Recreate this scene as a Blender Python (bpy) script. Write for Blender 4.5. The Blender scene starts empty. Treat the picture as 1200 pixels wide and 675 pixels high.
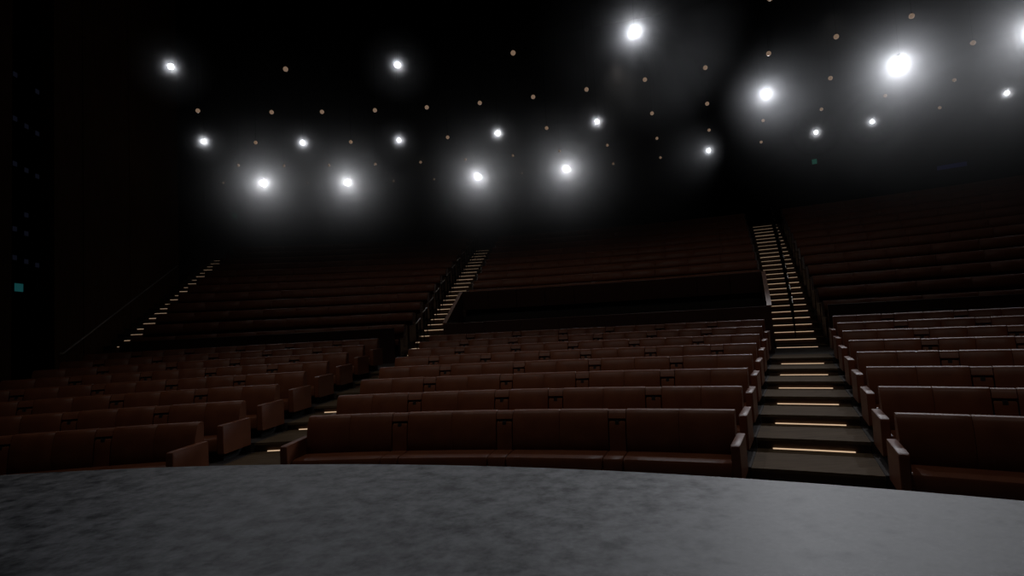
import bpy, bmesh, math, random
from mathutils import Vector, Matrix

random.seed(4)
S = bpy.context.scene
COL = S.collection
R = math.radians

# ------------------------------------------------------------------ camera
PITCH, ROLL = 0.0636765, -0.0528799
CAM = Vector((3.45334, 6.62077, 1.30))
c_, s_, cp, sp = math.cos(ROLL), math.sin(ROLL), math.cos(PITCH), math.sin(PITCH)
right = Vector((c_, -sp * s_, cp * s_))
up = Vector((-s_, -sp * c_, cp * c_))
fwd = Vector((0, cp, sp))
cam_d = bpy.data.cameras.new('camera')
cam = bpy.data.objects.new('camera', cam_d)
COL.objects.link(cam)
cam_d.sensor_width = 36
cam_d.lens = 36 * 666.52 / 1200
cam_d.clip_end = 200
m = Matrix.Identity(4)
for i in range(3):
    m[i][0], m[i][1], m[i][2], m[i][3] = right[i], up[i], -fwd[i], CAM[i]
cam.matrix_world = m
S.camera = cam

# ------------------------------------------------------------------ look
S.view_settings.view_transform = 'Standard'
S.view_settings.look = 'None'
S.view_settings.exposure = 0
S.view_settings.gamma = 1
S.view_settings.use_curve_mapping = False
S.cycles.use_denoising = True
S.cycles.volume_step_rate = 1.0
S.cycles.volume_max_steps = 256
S.cycles.max_bounces = 6
S.cycles.diffuse_bounces = 4
S.cycles.volume_bounces = 0
S.cycles.sample_clamp_indirect = 4
w = bpy.data.worlds.new('world')
S.world = w
w.use_nodes = True
w.node_tree.nodes['Background'].inputs[0].default_value = (0, 0, 0, 1)
w.node_tree.nodes['Background'].inputs[1].default_value = 0

P_LOW, P_UP = 190, 75
# lit lamps: lens radius, watts, haze density, haze reach in metres, aim, (haze falloff, extra haze close to the lens)
AIM, AIM_R = Vector((3.5, 7.2, 1.2)), Vector((4.4, 9.4, .4))
LIT = {'s': (.065, 75, .34, .9, AIM, (.9, .22)), 'm': (.07, 140, .14, 1.1, AIM, (1.5, .18)), 'r1': (.11, 620, .080, 2.8, AIM, (1.7, .22)),
       'far': (.15, 320, .25, 7.0, AIM, (.8, .08)), 'c': (.085, 1500, .0072, 3.5, AIM_R, (1.1, .2)), 'B': (.16, 950, .034, 5.6, AIM_R, (.9, .09)),
       'e': (.18, 480, .09, 5.8, AIM_R, (1, .12))}
SPOT = 64                                                          # beam width in degrees

# ------------------------------------------------------------------ helpers
def pol(r, a, z):
    return Vector((r * math.sin(R(a)), r * math.cos(R(a)), z))

def obj(name, bm, mat, parent=None, kind=None, smooth=True):
    bmesh.ops.recalc_face_normals(bm, faces=bm.faces)
    if parent is not None and parent.type == 'EMPTY':
        off = parent.location.copy()
    elif parent is not None:
        off = Vector(parent['_o'])
    else:
        xs = [v.co for v in bm.verts]
        lo = Vector([min(v[i] for v in xs) for i in range(3)])
        hi = Vector([max(v[i] for v in xs) for i in range(3)])
        off = Vector(((lo.x + hi.x) / 2, (lo.y + hi.y) / 2, lo.z))
    bmesh.ops.translate(bm, verts=bm.verts, vec=-off)
    me = bpy.data.meshes.new(name)
    bm.to_mesh(me)
    bm.free()
    if smooth:
        for p in me.polygons:
            p.use_smooth = True
        me.set_sharp_from_angle(angle=R(38))
    if mat is not None:
        me.materials.append(mat)
    o = bpy.data.objects.new(name, me)
    COL.objects.link(o)
    if parent is None:
        o.location = off
    o['_o'] = tuple(off)
    if parent is not None:
        o.parent = parent
    if kind:
        o['kind'] = kind
    return o

def thing(name, label, cat, loc, group=None):
    o = bpy.data.objects.new(name, None)
    o.empty_display_size = .1
    COL.objects.link(o)
    o.location = loc
    tag(o, label, cat, group)
    return o

def tag(o, label, cat, group=None):
    o['label'] = label
    o['category'] = cat
    if group:
        o['group'] = group

def const(a):
    return lambda r: a

def off_edge(e, d):
    """an edge function moved sideways by d metres along the arc"""
    return lambda r: e(r) + math.degrees(d / max(r, .1))

def sweep(bm, prof, e0, e1, n=8, inset=0.0):
    """turn a closed (r, z) outline about the hall's centre from edge e0 to edge e1"""
    cr = sum(p[0] for p in prof) / len(prof)
    cz = sum(p[1] for p in prof) / len(prof)
    def shrink(p):
        dr, dz = cr - p[0], cz - p[1]
        l = math.hypot(dr, dz) or 1
        return p[0] + dr / l * inset, p[1] + dz / l * inset
    rows = []
    if inset:
        rows.append((True, 0, 0))
        rows.append((False, 0, inset))
        rows += [(False, j / n, 0) for j in range(1, n)]
        rows.append((False, 1, -inset))
        rows.append((True, 1, 0))
    else:
        rows = [(False, j / n, 0) for j in range(n + 1)]
    rings = []
    for sh, t, d in rows:
        ring = []
        for p in prof:
            a = e0(p[0]) + (e1(p[0]) - e0(p[0])) * t + math.degrees(d / p[0])
            q = shrink(p) if sh else p
            ring.append(bm.verts.new(pol(q[0], a, q[1])))
        rings.append(ring)
    k = len(prof)
    for A, B in zip(rings, rings[1:]):
        for i in range(k):
            bm.faces.new((A[i], A[(i + 1) % k], B[(i + 1) % k], B[i]))
    bm.faces.new(rings[0][::-1])
    bm.faces.new(rings[-1])
    return bm

def swept(prof, e0, e1, n=8, inset=0.0):
    return sweep(bmesh.new(), prof, e0, e1, n, inset)

def box(bm, cen, ax, ay, az, sx, sy, sz):
    vs = [bm.verts.new(cen + ax * (sx / 2 * i) + ay * (sy / 2 * j) + az * (sz / 2 * k))
          for i in (-1, 1) for j in (-1, 1) for k in (-1, 1)]
    for f in ((0, 1, 3, 2), (4, 6, 7, 5), (0, 4, 5, 1), (2, 3, 7, 6), (0, 2, 6, 4), (1, 5, 7, 3)):
        bm.faces.new([vs[i] for i in f])
    return bm

def tube(bm, pts, rad, seg=8):
    """a round bar through the points, mitred at the bends"""
    pts = [Vector(p) for p in pts]
    rings = []
    ref = Vector((0, 0, 1))
    for i, p in enumerate(pts):
        d0 = (p - pts[i - 1]).normalized() if i else None
        d1 = (pts[i + 1] - p).normalized() if i < len(pts) - 1 else None
        d = ((d0 or d1) + (d1 or d0)).normalized()
        u = d.cross(ref)
        if u.length < .05:
            u = d.cross(Vector((1, 0, 0)))
        u.normalize()
        v = d.cross(u)
        rings.append([bm.verts.new(p + (u * math.cos(2 * math.pi * k / seg) + v * math.sin(2 * math.pi * k / seg)) * rad)
                      for k in range(seg)])
    for A, B in zip(rings, rings[1:]):
        for k in range(seg):
            bm.faces.new((A[k], A[(k + 1) % seg], B[(k + 1) % seg], B[k]))
    bm.faces.new(rings[0][::-1])
    bm.faces.new(rings[-1])
    return bm

def lathe(bm, cen, prof, seg=20, cap0=True, cap1=True):
    """(radius, height) outline turned about the vertical through cen"""
    rings = [[bm.verts.new(cen + Vector((r * math.cos(2 * math.pi * k / seg), r * math.sin(2 * math.pi * k / seg), z)))
              for k in range(seg)] for r, z in prof]
    for A, B in zip(rings, rings[1:]):
        for k in range(seg):
            bm.faces.new((A[k], A[(k + 1) % seg], B[(k + 1) % seg], B[k]))
    if cap0:
        bm.faces.new(rings[0][::-1])
    if cap1:
        bm.faces.new(rings[-1])
    return bm

ORD = ['zeroth', 'first', 'second', 'third', 'fourth', 'fifth', 'sixth', 'seventh', 'eighth', 'ninth', 'tenth', 'eleventh',
       'twelfth', 'thirteenth', 'fourteenth', 'fifteenth', 'sixteenth', 'seventeenth', 'eighteenth', 'nineteenth', 'twentieth']
def ordinal(n):
    if n <= 20:
        return ORD[n]
    return {2: 'twenty-', 3: 'thirty-'}[n // 10] + ORD[n % 10] if n % 10 else {3: 'thirtieth', 2: 'twentieth'}[n // 10]

# ------------------------------------------------------------------ materials
def new_mat(name):
    mt = bpy.data.materials.new(name)
    mt.use_nodes = True
    nt = mt.node_tree
    return mt, nt, nt.nodes['Principled BSDF']

def surf(name, c0, c1, rough=.5, scale=6, bump=0.0, bscale=60, detail=4, stretch=None, spec=.5, rvar=0.0, metallic=0):
    mt, nt, b = new_mat(name)
    N, L = nt.nodes.new, nt.links.new
    tc = N('ShaderNodeTexCoord')
    src = tc.outputs['Object']
    if stretch:
        mp = N('ShaderNodeMapping')
        mp.inputs['Scale'].default_value = stretch
        L(src, mp.inputs[0])
        src = mp.outputs[0]
    no = N('ShaderNodeTexNoise')
    no.inputs['Scale'].default_value = scale
    no.inputs['Detail'].default_value = detail
    L(src, no.inputs['Vector'])
    ra = N('ShaderNodeValToRGB')
    ra.color_ramp.elements[0].position = .36
    ra.color_ramp.elements[1].position = .64
    ra.color_ramp.elements[0].color = (*c0, 1)
    ra.color_ramp.elements[1].color = (*c1, 1)
    L(no.outputs['Fac'], ra.inputs[0])
    L(ra.outputs[0], b.inputs['Base Color'])
    b.inputs['Roughness'].default_value = rough
    b.inputs['Specular IOR Level'].default_value = spec
    b.inputs['Metallic'].default_value = metallic
    if rvar:
        mr = N('ShaderNodeMapRange')
        mr.inputs['From Min'].default_value = .3
        mr.inputs['From Max'].default_value = .7
        mr.inputs['To Min'].default_value = rough - rvar
        mr.inputs['To Max'].default_value = rough + rvar
        L(no.outputs['Fac'], mr.inputs['Value'])
        L(mr.outputs[0], b.inputs['Roughness'])
    if bump:
        n2 = N('ShaderNodeTexNoise')
        n2.inputs['Scale'].default_value = bscale
        n2.inputs['Detail'].default_value = 5
        L(src, n2.inputs['Vector'])
        bp = N('ShaderNodeBump')
        bp.inputs['Strength'].default_value = bump
        bp.inputs['Distance'].default_value = .01
        L(n2.outputs['Fac'], bp.inputs['Height'])
        L(bp.outputs[0], b.inputs['Normal'])
    return mt

def emit(name, col, strength):
    mt, nt, b = new_mat(name)
    b.inputs['Base Color'].default_value = (*col, 1)
    b.inputs['Emission Color'].default_value = (*col, 1)
    b.inputs['Emission Strength'].default_value = strength
    return mt

M = {}
M['leather'] = surf('brown_leather', (.110, .034, .015), (.134, .043, .019), .46, 5, .10, 90, spec=.2)
M['tab'] = surf('black_webbing', (.012, .01, .01), (.02, .016, .015), .8, 40)
M['panel'] = surf('red_brown_wood_panel', (.042, .014, .010), (.054, .019, .012), .45, 3, .05, 40, stretch=(1, 1, 12))
M['plinth'] = surf('black_plinth', (.008, .007, .007), (.014, .012, .012), .8, 10)
M['row_floor'] = surf('dark_carpet', (.020, .014, .011), (.032, .022, .018), .95, 30, .2, 200)
M['stair'] = surf('brown_oak_steps', (.078, .054, .034), (.108, .077, .050), .75, 3, .04, 30, spec=.03, stretch=(1, 9, 9))
M['riser'] = surf('dark_oak_riser', (.075, .042, .026), (.095, .055, .036), .6, 3, stretch=(1, 9, 9))
M['black'] = surf('black_paint', (.0006, .0006, .0006), (.001, .001, .001), 1, 2, spec=0)
M['cap'] = surf('orange_brown_wood_cap', (.20, .085, .04), (.26, .11, .055), .4, 4, stretch=(1, 1, 8))
M['wall'] = surf('brown_wall_panel', (.07, .034, .015), (.09, .045, .02), .9, 2, .03, 20, spec=.08, stretch=(6, 6, .6))
M['steel'] = surf('brushed_steel', (.42, .40, .38), (.55, .53, .50), .35, 30, metallic=1)
M['can'] = surf('black_lamp_housing', (.002, .002, .002), (.003, .003, .003), .95, 12, spec=.05)
M['glass'] = surf('dark_booth_glass', (.004, .005, .008), (.006, .007, .012), .15, 2)
LEDS = [emit('warm_step_led', (1.0, .70, .45), v) for v in (.60, .46, .33, .22, .14, .09)]  # stepped strengths put the strips' fade up the stairs into their glow
M['lens'] = emit('lit_lens', (.93, .95, 1.0), 6)
M['lens_dim'] = emit('dim_tan_lens', (.30, .20, .135), .55)
M['exit'] = emit('green_exit_light', (.03, .22, .15), .14)
M['exit_teal'] = emit('teal_exit_light', (.05, .36, .38), .10)
M['indicator'] = emit('blue_indicator', (.08, .09, .16), .035)
M['blue_strip'] = emit('blue_strip_glow', (.03, .035, .22), .03)

# the stage: worn charcoal sheet, mottled
mt, nt, b = new_mat('charcoal_stage_floor')
N, L = nt.nodes.new, nt.links.new
tc = N('ShaderNodeTexCoord')
n1 = N('ShaderNodeTexNoise'); n1.inputs['Scale'].default_value = 5.6; n1.inputs['Detail'].default_value = 7; n1.inputs['Roughness'].default_value = .66
n2 = N('ShaderNodeTexNoise'); n2.inputs['Scale'].default_value = 22; n2.inputs['Detail'].default_value = 4
L(tc.outputs['Object'], n1.inputs['Vector']); L(tc.outputs['Object'], n2.inputs['Vector'])
mx = N('ShaderNodeMath'); mx.operation = 'MULTIPLY_ADD'; mx.inputs[1].default_value = .30
L(n2.outputs['Fac'], mx.inputs[0]); L(n1.outputs['Fac'], mx.inputs[2])
ra = N('ShaderNodeValToRGB')
ra.color_ramp.elements[0].position = .48; ra.color_ramp.elements[0].color = (.018, .019, .021, 1)
ra.color_ramp.elements[1].position = .80; ra.color_ramp.elements[1].color = (.125, .127, .135, 1)
L(mx.outputs[0], ra.inputs[0]); L(ra.outputs[0], b.inputs['Base Color'])
mr = N('ShaderNodeMapRange'); mr.inputs['To Min'].default_value = .45; mr.inputs['To Max'].default_value = .62
mr.inputs['From Min'].default_value = .3; mr.inputs['From Max'].default_value = .7
L(n1.outputs['Fac'], mr.inputs['Value']); L(mr.outputs[0], b.inputs['Roughness'])
m2 = N('ShaderNodeMapRange'); m2.inputs['From Min'].default_value = .34; m2.inputs['From Max'].default_value = .66
m2.inputs['To Min'].default_value = .22; m2.inputs['To Max'].default_value = .68
L(n1.outputs['Fac'], m2.inputs['Value']); L(m2.outputs[0], b.inputs['Specular IOR Level'])
bp = N('ShaderNodeBump'); bp.inputs['Strength'].default_value = .25; bp.inputs['Distance'].default_value = .004
L(n2.outputs['Fac'], bp.inputs['Height']); L(bp.outputs[0], b.inputs['Normal'])
M['stage'] = mt

def glow_haze_mat(name, rho, rad, seed, power, near):
    """thin lamp-side haze: dense at the lamp, gone at rad metres, streaked for flare rays"""
    mt = bpy.data.materials.new(name)
    mt.use_nodes = True
    nt = mt.node_tree
    nt.nodes.clear()
    N, L = nt.nodes.new, nt.links.new
    def mth(op, a, b=None, cl=False):
        n = N('ShaderNodeMath'); n.operation = op; n.use_clamp = cl
        for i, v in enumerate((a, b)):
            if v is None: continue
            if isinstance(v, (int, float)): n.inputs[i].default_value = v
            else: L(v, n.inputs[i])
        return n.outputs[0]
    tc = N('ShaderNodeTexCoord')
    ln = N('ShaderNodeVectorMath'); ln.operation = 'LENGTH'; L(tc.outputs['Object'], ln.inputs[0])
    nm = N('ShaderNodeVectorMath'); nm.operation = 'NORMALIZE'; L(tc.outputs['Object'], nm.inputs[0])
    r = ln.outputs['Value']
    fall = mth('POWER', mth('SUBTRACT', 1.0, mth('DIVIDE', r, rad), True), power)
    d = mth('MULTIPLY', fall, mth('ADD', 1.0, mth('DIVIDE', near, mth('MAXIMUM', r, .06))))
    no = N('ShaderNodeTexNoise'); no.noise_dimensions = '4D'
    no.inputs['W'].default_value = seed * 3.7
    no.inputs['Scale'].default_value = 5.0; no.inputs['Detail'].default_value = 2
    L(nm.outputs[0], no.inputs['Vector'])
    st = N('ShaderNodeMapRange')
    st.inputs['From Min'].default_value = .35; st.inputs['From Max'].default_value = .65
    st.inputs['To Min'].default_value = .68; st.inputs['To Max'].default_value = 1.32
    L(no.outputs['Fac'], st.inputs['Value'])
    d = mth('MULTIPLY', mth('MULTIPLY', d, st.outputs[0]), rho)
    sc = N('ShaderNodeVolumeScatter')
    sc.inputs['Color'].default_value = (.97, .98, 1, 1)
    sc.inputs['Anisotropy'].default_value = .4
    L(d, sc.inputs['Density'])
    out = N('ShaderNodeOutputMaterial')
    L(sc.outputs[0], out.inputs['Volume'])
    mt.cycles.volume_sampling = 'EQUIANGULAR'
    return mt

# ------------------------------------------------------------------ plan of the hall (radii about the hall's centre)
RL = [14.1607 + .95 * k for k in range(8)]                       # lower row backs
RU = [23.9714 + .78373 * k for k in range(12)]                   # upper row backs
HT = [v + 1.3 for v in (-1.054, -.913, -.778, -.652, -.532, -.413, -.294, -.174)]
HU = [v + 1.3 for v in (.178, .545, .908, 1.263, 1.62, 1.969, 2.313, 2.654, 2.992, 3.332, 3.683, 4.039)]
FL = [h - .77 for h in HT]
FU = [h - .92 for h in HU]
CROSS = FL[7]                                                     # the cross aisle behind row eight
R_CROSS0, R_CROSS1 = RL[7] + .06, 23.30
STEP_RUN, STEP_RISE, NSTEP = .392, .1775, 26

def line(th, c):
    return lambda r: th + math.degrees(math.asin(max(-1, min(1, c / r))))
E_CL, E_CR, E_RL, E_LR, E_LL = line(5.3, -.57), line(26.84, -.64), line(25.28, 1.2), line(6.55, -2.3), line(-12.24, -2.12)
E_UCL, E_UCR, E_LUR, E_RUL, E_LUL = line(9.29, -2.35), line(19.87, 2.28), line(9.84, -3.9), line(20.92, 2.99), line(-8.38, -3.96)
A_END = 43.0                                                      # the right blocks end well outside the view
E_END = const(A_END)
E_WALL = line(-8.38, -5.28)                                       # the left wall

# ------------------------------------------------------------------ setting
# stage: a round apron
bm = bmesh.new()
sc_ = Vector((-1.51, -2.55, 0)); SR = 15.29
lathe(bm, sc_, [(SR, -1.1), (SR, -.02), (SR - .02, 0)], 180)
obj('floor_stage', bm, M['stage'], kind='structure')
# ground far under everything
bm = bmesh.new()
box(bm, Vector((2, 16, -1.25)), Vector((1, 0, 0)), Vector((0, 1, 0)), Vector((0, 0, 1)), 70, 50, .2)
obj('floor_base', bm, M['black'], kind='structure')

def block_floor(name, tiers, e0, e1, zb, mat):
    prof = [(tiers[0][0], zb)]
    for r0, r1, z in tiers:
        prof += [(r0, z), (r1, z)]
    prof.append((tiers[-1][1], zb))
    return obj(name, swept(prof, e0, e1, 40), mat, kind='structure', smooth=False)

lower = [(RL[k] - .95 + .06 if k else 12.95, RL[k] + .06, FL[k]) for k in range(8)]
for nm, e0, e1 in (('floor_lower_left', off_edge(E_LL, -.05), off_edge(E_LR, .11)), ('floor_lower_middle', off_edge(E_CL, -.11), off_edge(E_CR, .11)),
                   ('floor_lower_right', off_edge(E_RL, -.11), E_END)):
    block_floor(nm, lower, e0, e1, -1.1, M['row_floor'])
upper = [(R_CROSS1 if k == 0 else RU[k - 1] + .04, RU[k] + .04, FU[k]) for k in range(12)] + [(RU[11] + .04, 34.6, FU[11] + .355)]
for nm, tiers, e0, e1 in (('floor_upper_left', upper, E_LUL, E_LUR), ('floor_upper_middle', upper[3:], E_UCL, E_UCR),
                          ('floor_upper_right', upper, E_RUL, E_END)):
    if nm == 'floor_upper_middle':
        # the middle block is a deck over the entrance: a stepped slab with an open underside
        t = list(tiers)
        t[0] = (25.28, t[0][1], t[0][2])
        prof = []
        for r0, r1, z in t:
            prof += [(r0, z), (r1, z)]
        prof += [(34.6, 4.4), (31.0, 2.6), (25.28, FU[3] - .25)]
        obj(nm, swept(prof, e0, e1, 30), M['row_floor'], kind='structure', smooth=False)
    else:
        block_floor(nm, tiers, e0, e1, -1.1, M['row_floor'])
# cross aisle behind the lower rows, left and right of the entrance
obj('floor_cross_aisle_left', swept([(R_CROSS0, -1.1), (R_CROSS0, CROSS), (R_CROSS1, CROSS), (R_CROSS1, -1.1)], E_WALL, const(4.55), 30),
    M['row_floor'], kind='structure', smooth=False)
obj('floor_cross_aisle_right', swept([(R_CROSS0, -1.1), (R_CROSS0, CROSS), (R_CROSS1, CROSS), (R_CROSS1, -1.1)], const(25.3), E_END, 30),
    M['row_floor'], kind='structure', smooth=False)
obj('floor_cross_aisle_middle', swept([(R_CROSS0, -1.1), (R_CROSS0, CROSS), (21.38, CROSS), (21.38, -1.1)], const(4.55), const(25.3), 30),
    M['row_floor'], kind='structure', smooth=False)

# stairs in the aisles: treads with a small nosing
def stairs(name, steps, e0, e1):
    """steps: (r front, r back, z tread); one structure with an oak tread and a dark riser on each step"""
    root = None
    for r0, r1, z in steps:
        t = swept([(r0 - .03, z - .035), (r0 - .03, z), (r1 + .0, z), (r1 + .0, z - .035)], e0, e1, 4)
        if root is None:
            root = obj(name, t, M['stair'], kind='structure', smooth=False)
        else:
            obj('tread', t, M['stair'], root, smooth=False)
        obj('riser', swept([(r0, -1.1), (r0, z - .0352), (r1 - .001, z - .0352), (r1 - .001, -1.1)], e0, e1, 4), M['riser'], root, smooth=False)
    return root

low_steps = [(RL[k] - .95 + .06, RL[k] + .06, FL[k]) for k in range(8)]
low_steps[0] = (12.95, RL[0] + .06, FL[0])
stairs('floor_stairs_lower_left', low_steps, off_edge(E_LR, .115), off_edge(E_CL, -.115))
stairs('floor_stairs_lower_right', low_steps, off_edge(E_CR, .115), off_edge(E_RL, -.115))
stairs('floor_stairs_lower_wall', low_steps, E_WALL, off_edge(E_LL, -.055))
up_steps = [(23.3 + STEP_RUN * i, 23.3 + STEP_RUN * (i + 1), CROSS + .05 + STEP_RISE * i) for i in range(NSTEP)]
def chain(r0, a0, r1, a1):
    return lambda r: a0 + (a1 - a0) * (r - r0) / (r1 - r0)
def e_st1(r):
    return E_UCL(r) if r > 25.3 else min(E_UCL(r) + (25.3 - r) * .3, 4.55)
stairs('floor_stairs_upper_left', up_steps, off_edge(E_LUR, .005), lambda r: e_st1(r) - .012)
stairs('floor_stairs_upper_right', up_steps, off_edge(E_UCR, .005), off_edge(E_RUL, -.005))
stairs('floor_stairs_upper_wall', up_steps, E_WALL, off_edge(E_LUL, -.005))

# walls, ceiling
obj('wall_back', swept([(34.6, -1.1), (34.6, 15.6), (34.9, 15.6), (34.9, -1.1)], const(-24), const(48), 60), M['black'], kind='structure')
bm = bmesh.new()
box(bm, Vector((2, 14, 15.7)), Vector((1, 0, 0)), Vector((0, 1, 0)), Vector((0, 0, 1)), 70, 50, .2)
obj('ceiling', bm, M['black'], kind='structure')
th = R(-8.38)
WD = Vector((math.sin(th), math.cos(th), 0))                      # along the left wall
WN = Vector((math.cos(th), -math.sin(th), 0))                     # into the hall
Z = Vector((0, 0, 1))
def wpt(y, z, d=0.0):
    """a point on the left wall's face at plan y, height z, d metres into the hall"""
    p = WN * -5.3
    t = (y - p.y) / WD.y
    return p + WD * t + Z * z + WN * d
def wall_panel(name, y0, y1, z0, z1, thick, mat, d=0.0, parent=None, kind='structure'):
    bm = bmesh.new()
    a, bb = wpt(y0, z0, d), wpt(y1, z1, d)
    cen = (a + bb) / 2 - WN * (thick / 2)
    box(bm, cen, WD, WN, Z, (Vector((bb.x, bb.y, 0)) - Vector((a.x, a.y, 0))).length, thick, z1 - z0)
    return obj(name, bm, mat, parent, kind=kind if parent is None else None, smooth=False)
wl = wall_panel('wall_left', 21.43, 28.9, -1.1, 15.6, .3, M['wall'], -.02)
for y0, y1 in ((21.43, 22.66), (22.70, 25.20), (25.24, 28.9)):
    wall_panel('panel', y0, y1, -.2, 15.4, .03, M['wall'], .01, wl)
wall_panel('wall_left_rear', 28.9, 37, -1.1, 15.6, .3, M['black'], -.5)
wall_panel('wall_left_front', 8, 19.92, -1.1, 15.6, .35, M['wall'], 0)
wall_panel('wall_left_recess', 17, 30, -1.1, 15.6, .3, M['black'], -2.6)

# fronts of the upper tier
def barrier(name, e0, e1, r, z0, z1, npan):
    core = obj(name, swept([(r + .02, z0), (r + .02, z1 - .02), (r + .07, z1 - .02), (r + .07, z0)], e0, e1, 40), M['panel'], kind='structure')
    for i in range(npan):
        f0 = (lambda i: lambda q: e0(q) + (e1(q) - e0(q)) * i / npan + .018)(i)
        f1 = (lambda i: lambda q: e0(q) + (e1(q) - e0(q)) * (i + 1) / npan - .018)(i)
        obj('panel', swept([(r, z0), (r, z1 - .01), (r + .01, z1), (r + .08, z1), (r + .08, z1 - .019), (r + .021, z1 - .019), (r + .021, z0)], f0, f1, 5), M['panel'], core)
    return core
barrier('wall_barrier_left', E_LUL, off_edge(E_LUR, -.12), 23.2, CROSS - .01, HU[0] - .10, 6)
barrier('wall_barrier_right', off_edge(E_RUL, .05), E_END, 23.2, CROSS - .01, HU[0] - .10, 5)
barrier('wall_barrier_middle', const(4.6), const(25.28), 21.3, CROSS - .01, 1.41, 8)
barrier('wall_entrance_fascia', const(3.95), const(25.05), 25.2, 1.84, HU[3] - .13, 10)
# the entrance: cheek walls with a sloping wooden cap, dark passage behind
def cheek(name, a0, a1, side):
    p0, p1 = pol(21.3, a0, 0), pol(25.26, a1, 0)
    d = (p1 - p0).normalized(); n = Vector((d.y, -d.x, 0)) * side
    bm = bmesh.new()
    q = [(p0, -1.05), (p0, 1.39), (p1, HU[3] - .16), (p1, -1.05)]
    A = [bm.verts.new(p + Z * z) for p, z in q]
    B = [bm.verts.new(p + n * .07 + Z * z) for p, z in q]
    bm.faces.new(A); bm.faces.new(B[::-1])
    for i in range(4):
        bm.faces.new((A[i], A[(i + 1) % 4], B[(i + 1) % 4], B[i]))
    o = obj(name, bm, M['panel'], kind='structure', smooth=False)
    bm = bmesh.new()
    c0, c1 = p0 + n * .035 + Z * 1.41, p1 + n * .035 + Z * (HU[3] - .14)
    dd = (c1 - c0).normalized()
    box(bm, (c0 + c1) / 2, dd, n, dd.cross(n), (c1 - c0).length, .10, .035)
    obj('cap', bm, M['cap'], o, smooth=False)
cheek('wall_entrance_left', 4.6, 4.12, -1)
cheek('wall_entrance_right', 25.28, 24.92, 1)
obj('wall_entrance_back', swept([(30.8, -1.1), (30.8, 2.5), (31, 2.5), (31, -1.1)], E_UCL, E_UCR, 20), M['black'], kind='structure')

# ------------------------------------------------------------------ benches
def prof_back(r, z):
    return [(r - .165, z - .47), (r - .150, z - .30), (r - .132, z - .19), (r - .106, z - .10), (r - .078, z - .04), (r - .055, z - .011), (r - .03, z), (r + .015, z),
            (r + .035, z - .015), (r + .04, z - .05), (r + .04, z - .60), (r - .12, z - .60)]
def prof_bridge(r, z):
    return [(r - .098, z - .095), (r - .072, z - .04), (r - .05, z - .015), (r - .026, z - .005), (r + .01, z - .005), (r + .03, z - .02), (r + .03, z - .60), (r - .09, z - .60), (r - .09, z - .46),
            (r - .06, z - .115)]
def prof_arm_folded(r, z):
    return [(r - .160, z - .455), (r - .143, z - .28), (r - .122, z - .16), (r - .108, z - .132), (r - .088, z - .125), (r - .066, z - .13), (r - .094, z - .455)]
def prof_seat(r, z):
    return [(r - .54, z - .63), (r - .56, z - .605), (r - .56, z - .485), (r - .545, z - .455), (r - .51, z - .442), (r - .17, z - .452), (r - .12, z - .47), (r - .12, z - .63)]
def prof_plinth(r, z, h=.77):
    return [(r - .42, z - h), (r - .42, z - .63), (r + .035, z - .60), (r + .035, z - h)]
def prof_end(r, z):
    return [(r - .635, z - .645), (r - .655, z - .625), (r - .66, z - .29), (r - .65, z - .262), (r - .625, z - .25), (r - .03, z - .25), (r - .012, z - .262), (r - .008, z - .645)]

def pull_tab(r, a, z, parent):
    p = pol(r - .110, a, z - .137)
    rad = Vector((math.sin(R(a)), math.cos(R(a)), 0)); tn = Vector((math.cos(R(a)), -math.sin(R(a)), 0))
    bm = bmesh.new()
    box(bm, p - rad * .004 - Z * .008, tn, rad, Z, .044, .018, .034)
    box(bm, p + rad * .022 + Z * .012, tn, rad, Z, .044, .05, .010)
    obj('pull_tab', bm, M['tab'], parent, smooth=False)

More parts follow.
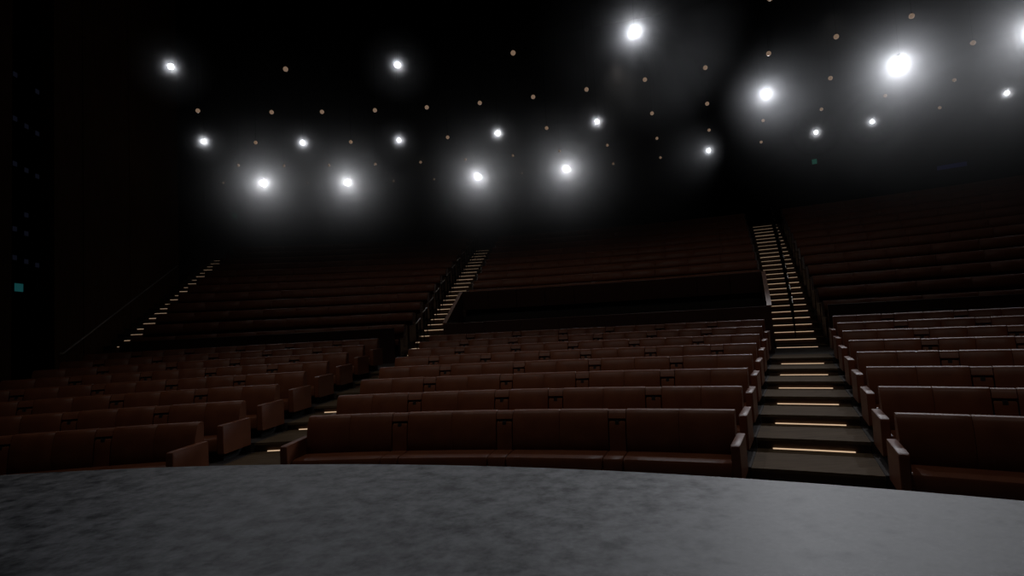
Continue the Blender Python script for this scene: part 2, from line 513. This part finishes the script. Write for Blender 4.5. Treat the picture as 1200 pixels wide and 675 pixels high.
HALF = .105                                                       # half the folded armrest's width
def lower_bench(k, e0, e1, divs, label, group, arm0=True, arm1=True):
    r, z = RL[k], HT[k]
    mid = (e0(r) + e1(r)) / 2
    t = thing('bench', label, 'bench', pol(r - .3, mid, FL[k]), group)
    # armrest positions, single seats have none: split long runs of leather into seats
    edges = [e0] + [x for d in divs for x in (d - math.degrees(HALF / r), d + math.degrees(HALF / r))] + [e1]
    fn = [x if callable(x) else const(x) for x in edges]
    for i in range(0, len(fn), 2):
        f0, f1 = fn[i], fn[i + 1]
        arc = R(f1(r) - f0(r)) * r
        ns = max(1, round(arc / .52))
        for j in range(ns):
            g0 = (lambda f0, f1, j, ns: lambda q: f0(q) + (f1(q) - f0(q)) * j / ns + math.degrees(.0015 / q))(f0, f1, j, ns)
            g1 = (lambda f0, f1, j, ns: lambda q: f0(q) + (f1(q) - f0(q)) * (j + 1) / ns - math.degrees(.0015 / q))(f0, f1, j, ns)
            obj('backrest', swept(prof_back(r, z), g0, g1, 3, .0035), M['leather'], t)
        h0 = off_edge(f0, .0 if i == 0 else .012); h1 = off_edge(f1, 0 if i == len(fn) - 2 else -.012)
        obj('seat_cushion', swept(prof_seat(r, z), h0, h1, 6, .012), M['leather'], t)
    for d in divs:
        dd = math.degrees(HALF / r)
        obj('backrest_bridge', swept(prof_bridge(r, z), const(d - dd + .02), const(d + dd - .02), 2), M['leather'], t)
        ar = obj('folding_armrest', swept(prof_arm_folded(r, z), const(d - dd + .045), const(d + dd - .045), 2, .008), M['leather'], t)
        pull_tab(r, d, z, ar)
        obj('seat_cushion', swept(prof_seat(r, z), const(d - dd - .02), const(d + dd + .02), 2, .010), M['leather'], t)
    obj('plinth', swept(prof_plinth(r, z), off_edge(e0, .06), off_edge(e1, -.06), 20), M['plinth'], t, smooth=False)
    if arm0:
        obj('end_arm', swept(prof_end(r, z), off_edge(e0, -.088), off_edge(e0, -.002), 2, .008), M['leather'], t)
    if arm1:
        obj('end_arm', swept(prof_end(r, z), off_edge(e1, .002), off_edge(e1, .088), 2, .008), M['leather'], t)

DIV_C = [[7.95, 13.47, 19.04], [7.54, 12.42, 15.33, 20.31], [7.38, 11.88, 16.17, 20.67], [7.45, 11.94, 16.38, 20.85], [5.96, 9.26, 12.93, 15.43, 19.18, 22.79],
         [6.96, 10.61, 14.24, 17.96, 21.62], [6.68, 9.95, 13.23, 15.45, 18.76, 21.95], [6.58, 9.74, 12.85, 15.91, 19.05, 22.15]]
DIV_L = [[-16.87, -12.18, -7.49], [-15.66, -11.08, -6.5], [-14.92, -10.42, -5.94], [-16.86, -12.86, -8.92, -5.07], [-15.34, -11.59, -7.91, -4.22], [-15.06, -11.26, -7.51, -3.81],
         [-16.32, -13.07, -9.73, -6.4, -3.16], [-15.17, -12.05, -8.91, -5.74, -2.57]]
DIV_R0 = [35.3, 33.92, 33.66, 32.88, 32.41, 32.3, 31.62, 31.17]
STEP_R = [5.0, 4.8, 4.55, 4.3, 3.42, 3.55, 3.31, 3.13]
def from_stage(k):
    return 'front-row' if k == 0 else ordinal(k + 1) + '-row'
for k in range(8):
    lower_bench(k, E_CL, E_CR, DIV_C[k], from_stage(k) + ' brown leather bench from the stage, in the block between both stairs', 'lower benches in the middle block')
    lower_bench(k, E_LL, E_LR, DIV_L[k], from_stage(k) + ' brown leather bench from the stage, in the block beside the left wall', 'lower benches in the left block')
    dv = [DIV_R0[k]]
    while dv[-1] + STEP_R[k] < A_END - 2:
        dv.append(dv[-1] + STEP_R[k])
    lower_bench(k, E_RL, E_END, dv, from_stage(k) + ' brown leather bench from the stage, in the block at the right edge', 'lower benches in the right block', arm1=False)

def prof_back_upper(r, z):
    return [(r - .045, z - .47), (r - .045, z - .30), (r - .135, z - .29), (r - .150, z - .265), (r - .146, z - .21), (r - .126, z - .13), (r - .092, z - .06), (r - .055, z - .015), (r - .03, z), (r + .015, z),
            (r + .035, z - .015), (r + .04, z - .05), (r + .04, z - .60), (r - .045, z - .60)]
def upper_bench(k, e0, e1, label, group):
    r, z = RU[k], HU[k]
    mid = (e0(r) + e1(r)) / 2
    t = thing('bench', label, 'bench', pol(r - .3, mid, FU[k]), group)
    arc = R(e1(r) - e0(r)) * r
    n = max(1, round(arc / 1.02))
    for j in range(n):
        g0 = (lambda j: lambda q: e0(q) + (e1(q) - e0(q)) * j / n + math.degrees(.0025 / q))(j)
        g1 = (lambda j: lambda q: e0(q) + (e1(q) - e0(q)) * (j + 1) / n - math.degrees(.0025 / q))(j)
        obj('backrest', swept(prof_back_upper(r, z), g0, g1, 3, .002), M['leather'], t)
        obj('seat_cushion', swept(prof_seat(r, z), g0, g1, 3, .01), M['leather'], t)
    obj('plinth', swept(prof_plinth(r, z, .92), off_edge(e0, .06), off_edge(e1, -.06), 20), M['plinth'], t, smooth=False)
    for a, b_ in ((off_edge(e0, .001), off_edge(e0, .05)), (off_edge(e1, -.05), off_edge(e1, -.001))):
        pr = [(r - .58, z - .92), (r - .58, z - .43), (r - .2, z - .4), (r - .06, z - .02), (r + .03, z - .02), (r + .03, z - .92)]
        pr = [(q, max(zz, FU[k] + .002)) for q, zz in pr]
        obj('end_panel', swept(pr, (lambda a: off_edge(a, -.055 if a(r) < mid else .055))(a), (lambda b_: off_edge(b_, -.055 if b_(r) < mid else .055))(b_), 1), M['panel'], t, smooth=False)
for k in range(12):
    o_ = ordinal(k + 1)
    upper_bench(k, E_LUL, off_edge(E_LUR, -.06), 'dark brown upper-tier bench, %s row up, between the wall and railed stairs' % o_, 'upper benches in the left block')
    if k >= 3:
        upper_bench(k, off_edge(E_UCL, .06), off_edge(E_UCR, -.06), 'dark brown upper-tier bench, %s row above the dark entrance gap' % ordinal(k - 2), 'upper benches over the entrance')
    upper_bench(k, off_edge(E_RUL, .06), E_END, 'dark brown upper-tier bench, %s row up, in the block at the right edge' % o_, 'upper benches in the right block')

# ------------------------------------------------------------------ step lights
def step_light(r, z, a0, a1, label, group, lv=0):
    o = obj('step_light', swept([(r - .020, z + .001), (r - .020, z + .012), (r + .004, z + .012), (r + .004, z + .001)], const(a0), const(a1), 3), LEDS[min(lv, 5)])
    tag(o, label, 'step light', group)
for k in range(8):
    r, z = RL[k] + .06, FL[k]
    for e0, e1, m0, m1, wh in ((E_CR, E_RL, .29, .27, 'wide stairs right of the middle benches'), (E_LR, E_CL, .29, .27, 'lower stairs left of the middle benches')):
        if k == 7:
            r2, z2 = 23.3, CROSS
        step_light(r, z, off_edge(e0, m0)(r), off_edge(e1, -m1)(r), 'warm light strip on the %s tread, %s' % (ordinal(k + 1), wh), 'step lights in the ' + wh) if 0 < k < 7 else None
A2L, A2R = chain(23.3, 25.50, 33.1, 24.30), chain(23.3, 27.75, 33.1, 25.85)
for i in range(NSTEP):
    r, z = 23.3 + STEP_RUN * i - .008, CROSS + STEP_RISE * i - .002
    n = ordinal(i + 1)
    step_light(r, z, A2L(r), A2R(r), 'warm light strip, %s step up the steep stairs right of centre' % n, 'step lights on the steep right stairs', i // 6 + (1 if i > 9 and i % 2 else 0))
    step_light(r, z, off_edge(E_LUR, .08)(r), off_edge(E_UCL, -.55)(r), 'warm light strip, %s step up the railed stairs left of centre' % n, 'step lights on the steep stairs left of centre', i // 6 + (1 if i > 9 and i % 2 else 0))
    step_light(r, z, off_edge(E_LUL, -1.0)(r), off_edge(E_LUL, -.06)(r), 'warm light strip, %s step up the stairs along the left wall' % n, 'step lights beside the left wall', i // 6 + (1 if i % 2 else 0))

# ------------------------------------------------------------------ handrails in the upper stairs
def handrail(p0, z0, p1, z1, label, group, mid=True):
    t = thing('handrail', label, 'handrail', (p0.x, p0.y, z0), group)
    H = .88
    a, b_ = Vector((p0.x, p0.y, z0)), Vector((p1.x, p1.y, z1))
    d = (b_ - a); d.z = 0; d.normalize()
    obj('post', tube(bmesh.new(), [a, a + Z * (H - .02)], .015), M['can'], t)
    obj('post', tube(bmesh.new(), [b_, b_ + Z * (H - .02)], .015), M['can'], t)
    obj('top_rail', tube(bmesh.new(), [a + Z * (H - .0) - d * .06, b_ + Z * (H + .0) + d * .06], .017), M['steel'], t)
    if mid:
        obj('middle_rail', tube(bmesh.new(), [a + Z * (H - .32), b_ + Z * (H - .32)], .015), M['can'], t)
RA1 = chain(24.5, 1.35, 31.8, 3.15)
RA2 = chain(23.3, 26.65, 33.1, 25.55)
for nm, ra_, ms, wh in (('l', RA1, range(0, 12), 'stairs left of centre'), ('r', RA2, range(0, 12), 'steep stairs right of centre')):
    for k in ms:
        i0 = 2 * k + 1
        ra0, ra1 = 23.3 + STEP_RUN * i0 + .2, 23.3 + STEP_RUN * (i0 + 1) + .2
        z0, z1 = CROSS + .05 + STEP_RISE * i0, CROSS + .05 + STEP_RISE * (i0 + 1)
        p0, p1 = pol(ra0, ra_(ra0), 0), pol(ra1, ra_(ra1), 0)
        handrail(p0, z0, p1, z1, 'short steel handrail on black posts, %s one up the %s' % (ordinal(k + 1), wh), 'handrails on the ' + wh)
# rail on the left wall
bm = bmesh.new()
pts = [wpt(19.9 + 1.62, 1.16, .07), wpt(21.68, 1.16, .07), wpt(27.95, 3.97, .07), wpt(28.6, 4.26, .07)]
t = thing('wall_handrail', 'thin dark handrail sloping up the brown left wall', 'handrail', pts[0])
obj('rail', tube(bmesh.new(), pts, .022), M['steel'], t)
for y in (22.3, 24.2, 26.1, 28.0):
    zz = 1.16 + (y - 21.68) * (2.81 / 6.27)
    obj('bracket', tube(bmesh.new(), [wpt(y, zz - .01, .07), wpt(y, zz - .06, .05), wpt(y, zz - .08, 0.005)], .010), M['can'], t)

# ------------------------------------------------------------------ lamps
ZL = 8.30
RING = {1: ('first', 21.27), 2: ('second', 24.27), 3: ('third', 27.23), 4: ('fourth', 30.15), 5: ('rearmost', 33.02)}
# ring -> list of (azimuth, kind) ; kind d = dim, b = big lit, m = medium lit, s = small lit
LAMPS = {
    1: [(-13.4, 'm'), (-5.9, 'd'), (2.0, 'm'), (10.3, 'd'), (18.6, 'r1'), (26.8, 'd')],
    2: [(a, 'd') for a in (-13.9, -8.9, -5.3, -1.4, 2.5, 6.5, 10.5, 14.4, 18.5, 22.5, 26.4, 30.2, 34.0)],
    3: [(-15.2, 's'), (-11.6, 'd'), (-8.2, 's'), (-4.6, 'd'), (-.9, 's'), (2.9, 'd'), (6.8, 's'), (10.6, 'd'), (14.4, 's'), (18.4, 'd'), (22.2, 'd'), (26.0, 'c'),
        (29.8, 'd'), (33.5, 'B'), (37.0, 'd'), (39.7, 'e')],
    4: [(a, 'd') for a in (-14.1, -10.8, -7.4, -3.8, -.2, 3.4, 7.2, 10.9, 14.6, 18.3, 22.0, 25.6, 29.2, 32.8, 36.3)],
    5: [(-16.2, 'd'), (-13.3, 'far'), (-10.0, 'd'), (-6.9, 'far'), (-3.2, 'd'), (.1, 'd'), (3.7, 'far'), (7.3, 'd'), (10.9, 'far'), (14.6, 'd'), (18.2, 'd'), (21.7, 's'), (25.3, 'd'),
        (28.8, 's'), (32.1, 's'), (35.7, 'd'), (38.9, 's')],
}
KIND = {'B': 'largest, brightest white ceiling lamp', 'e': 'large bright white ceiling lamp', 'm': 'medium white ceiling lamp', 's': 'small white ceiling lamp'}
KW = {'m': 'medium', 's': 'small'}
hz = 0
for rg, lst in LAMPS.items():
    rn, rr = RING[rg]
    for i, (a, kd) in enumerate(lst):
        p = pol(rr, a, ZL)
        nth = ordinal(i + 1)
        if kd == 'd':
            lab = 'dim tan ceiling downlight, %s from the left in the %s ring from the stage' % (nth, rn)
            rad = .064 if rg < 4 else .056
        else:
            lab = '%s, %s from the left in the %s ring from the stage' % (KIND.get(kd, 'large bright white ceiling lamp'), nth, rn)
            rad = LIT[kd][0]
        if rg == 5:
            lab = lab.replace('rearmost ring from the stage', 'rearmost ring')
        t = thing('ceiling_lamp', lab, 'ceiling lamp', (p.x, p.y, ZL), 'ceiling lamps in the %s ring' % rn)
        R1 = rad + .03
        bm = bmesh.new()
        lathe(bm, p, [(rad * .30, rad * .95), (rad * .33, rad * .97), (rad * .33, rad * 1.3), (rad * .22, rad * 1.5), (.008, rad * 1.55)], 16, True, True)
        obj('housing', bm, M['can'], t)
        obj('stem', tube(bmesh.new(), [p + Z * rad * 1.5, p + Z * 7.3], .0025, 4), M['can'], t)
        bm = bmesh.new()
        lathe(bm, p, [(rad * max(.02, math.cos(R(q))), rad * math.sin(R(q))) for q in (80, 62, 45, 25, 5, -15, -35, -55, -72, -88)], 20)
        obj('lens', bm, M['lens_dim' if kd == 'd' else 'lens'], t)
        if kd != 'd':
            _, pw, hd, hr, aim, hs = LIT[kd]
            ld = bpy.data.lights.new('lamp_light', 'SPOT')
            ld.energy = pw
            ld.color = (.92, .94, 1)
            ld.spot_size = R(SPOT)
            ld.spot_blend = 1
            ld.shadow_soft_size = rad * .8
            lo = bpy.data.objects.new('lamp_light', ld)
            COL.objects.link(lo)
            dirv = (aim - p).normalized()
            lo.location = dirv * (rad * 1.9); lo.parent = t
            lo.rotation_euler = dirv.to_track_quat('-Z', 'Y').to_euler()
            bm = bmesh.new()
            bmesh.ops.create_icosphere(bm, subdivisions=3, radius=hr)  # haze ball added to stand in for the lamp's lens bloom
            me = bpy.data.meshes.new('haze')
            bm.to_mesh(me); bm.free()
            hz += 1
            me.materials.append(glow_haze_mat('lamp_glow_haze', hd, hr, hz, *hs))
            ho = bpy.data.objects.new('haze', me)
            COL.objects.link(ho)
            ho.location = p
            ho['kind'] = 'stuff'
            tag(ho, 'soft added haze glow round the %s lamp, %s from the left in the %s ring' % (KW.get(kd, 'big'), nth, rn), 'haze', 'added haze glow round the lamps')

# added fill spots without fixtures, brightening the lower and upper bench faces
for rr, tr, az_, pw, sz in ((13.3, 16.5, (-10, 2, 14, 26, 38), P_LOW, 80), (22.6, 26.5, (-9, 4, 17, 30), P_UP, 110)):
    for a in az_:
        p = pol(rr, a, ZL)
        ld = bpy.data.lights.new('fill_spot', 'SPOT')
        ld.energy = pw * (.6 if a < 0 or a > 20 else 1); ld.color = (1, .93, .85); ld.spot_size = R(sz); ld.spot_blend = 1; ld.shadow_soft_size = .15
        lo = bpy.data.objects.new('fill_spot', ld)
        COL.objects.link(lo)
        lo.location = p
        lo.rotation_euler = (pol(tr, a, 0) - p).to_track_quat('-Z', 'Y').to_euler()

# ------------------------------------------------------------------ exit lights, booth, indicators
def exit_light(a, z, label):
    p = pol(34.58, a, z)
    n = Vector((-math.sin(R(a)), -math.cos(R(a)), 0)); tn = Vector((n.y, -n.x, 0))
    t = thing('exit_light', label, 'exit light', p)
    obj('housing', box(bmesh.new(), p + n * .03, tn, n, Z, .24, .06, .26), M['can'], t, smooth=False)
    obj('lit_face', box(bmesh.new(), p + n * .065, tn, n, Z, .18, .01, .20), M['exit'], t, smooth=False)
exit_light(-15.9, 7.1, 'small green exit light high on the back wall, below the far left big lamps')
exit_light(.72, 7.57, 'small green exit light on the back wall, above the stairs left of centre')
exit_light(28.56, 7.48, 'small green exit light on the back wall, above the steep right stairs')
p = pol(34.57, 36.1, 6.4)
n = Vector((-math.sin(R(36.1)), -math.cos(R(36.1)), 0)); tn = Vector((n.y, -n.x, 0))
t = thing('control_booth_window', 'control booth window with a faint blue glow above the right benches', 'window', p)
obj('window_frame', box(bmesh.new(), p + n * .02, tn, n, Z, 2.2, .05, .6), M['can'], t, smooth=False)
obj('glowing_pane', box(bmesh.new(), p + n * .05, tn, n, Z, .9, .012, .16), M['blue_strip'], t, smooth=False)

# side recess by the left wall: a teal exit light and a sparse grid of faint blue indicators
RN = Vector((WN.x, WN.y, 0))
def on_recess(name, label, cat, p, sx, sz, mat, group=None, house=True):
    t = thing(name, label, cat, p, group)
    obj('housing', box(bmesh.new(), p + RN * -.02, WD, RN, Z, sx * 1.25, .06, sz * 1.25), M['can'], t, smooth=False)
    obj('lit_face', box(bmesh.new(), p + RN * .02, WD, RN, Z, sx, .02, sz), mat, t, smooth=False)
on_recess('exit_light', 'teal exit light in the dark side opening at the far left', 'exit light', Vector((-11.42, 23.69, 3.19)), .34, .24, M['exit_teal'])
rows_z = [9.72, 8.34, 6.94, 5.53, 4.95, 4.08]
cols = [(-11.40, 23.52), (-11.48, 24.02), (-11.545, 24.50)]
for i, z in enumerate(rows_z):
    for j, (x, y) in enumerate(cols):
        if (i, j) in ((0, 1), (3, 0), (4, 2), (3, 2)):
            continue
        zz = z - .06 * j
        on_recess('indicator_light', 'faint blue indicator light, %s column of the %s row down in the left side opening' % (ORD[j + 1], ORD[i + 1]),
                  'indicator light', Vector((x, y, zz)), .16, .14, M['indicator'], 'indicator lights in the side opening')
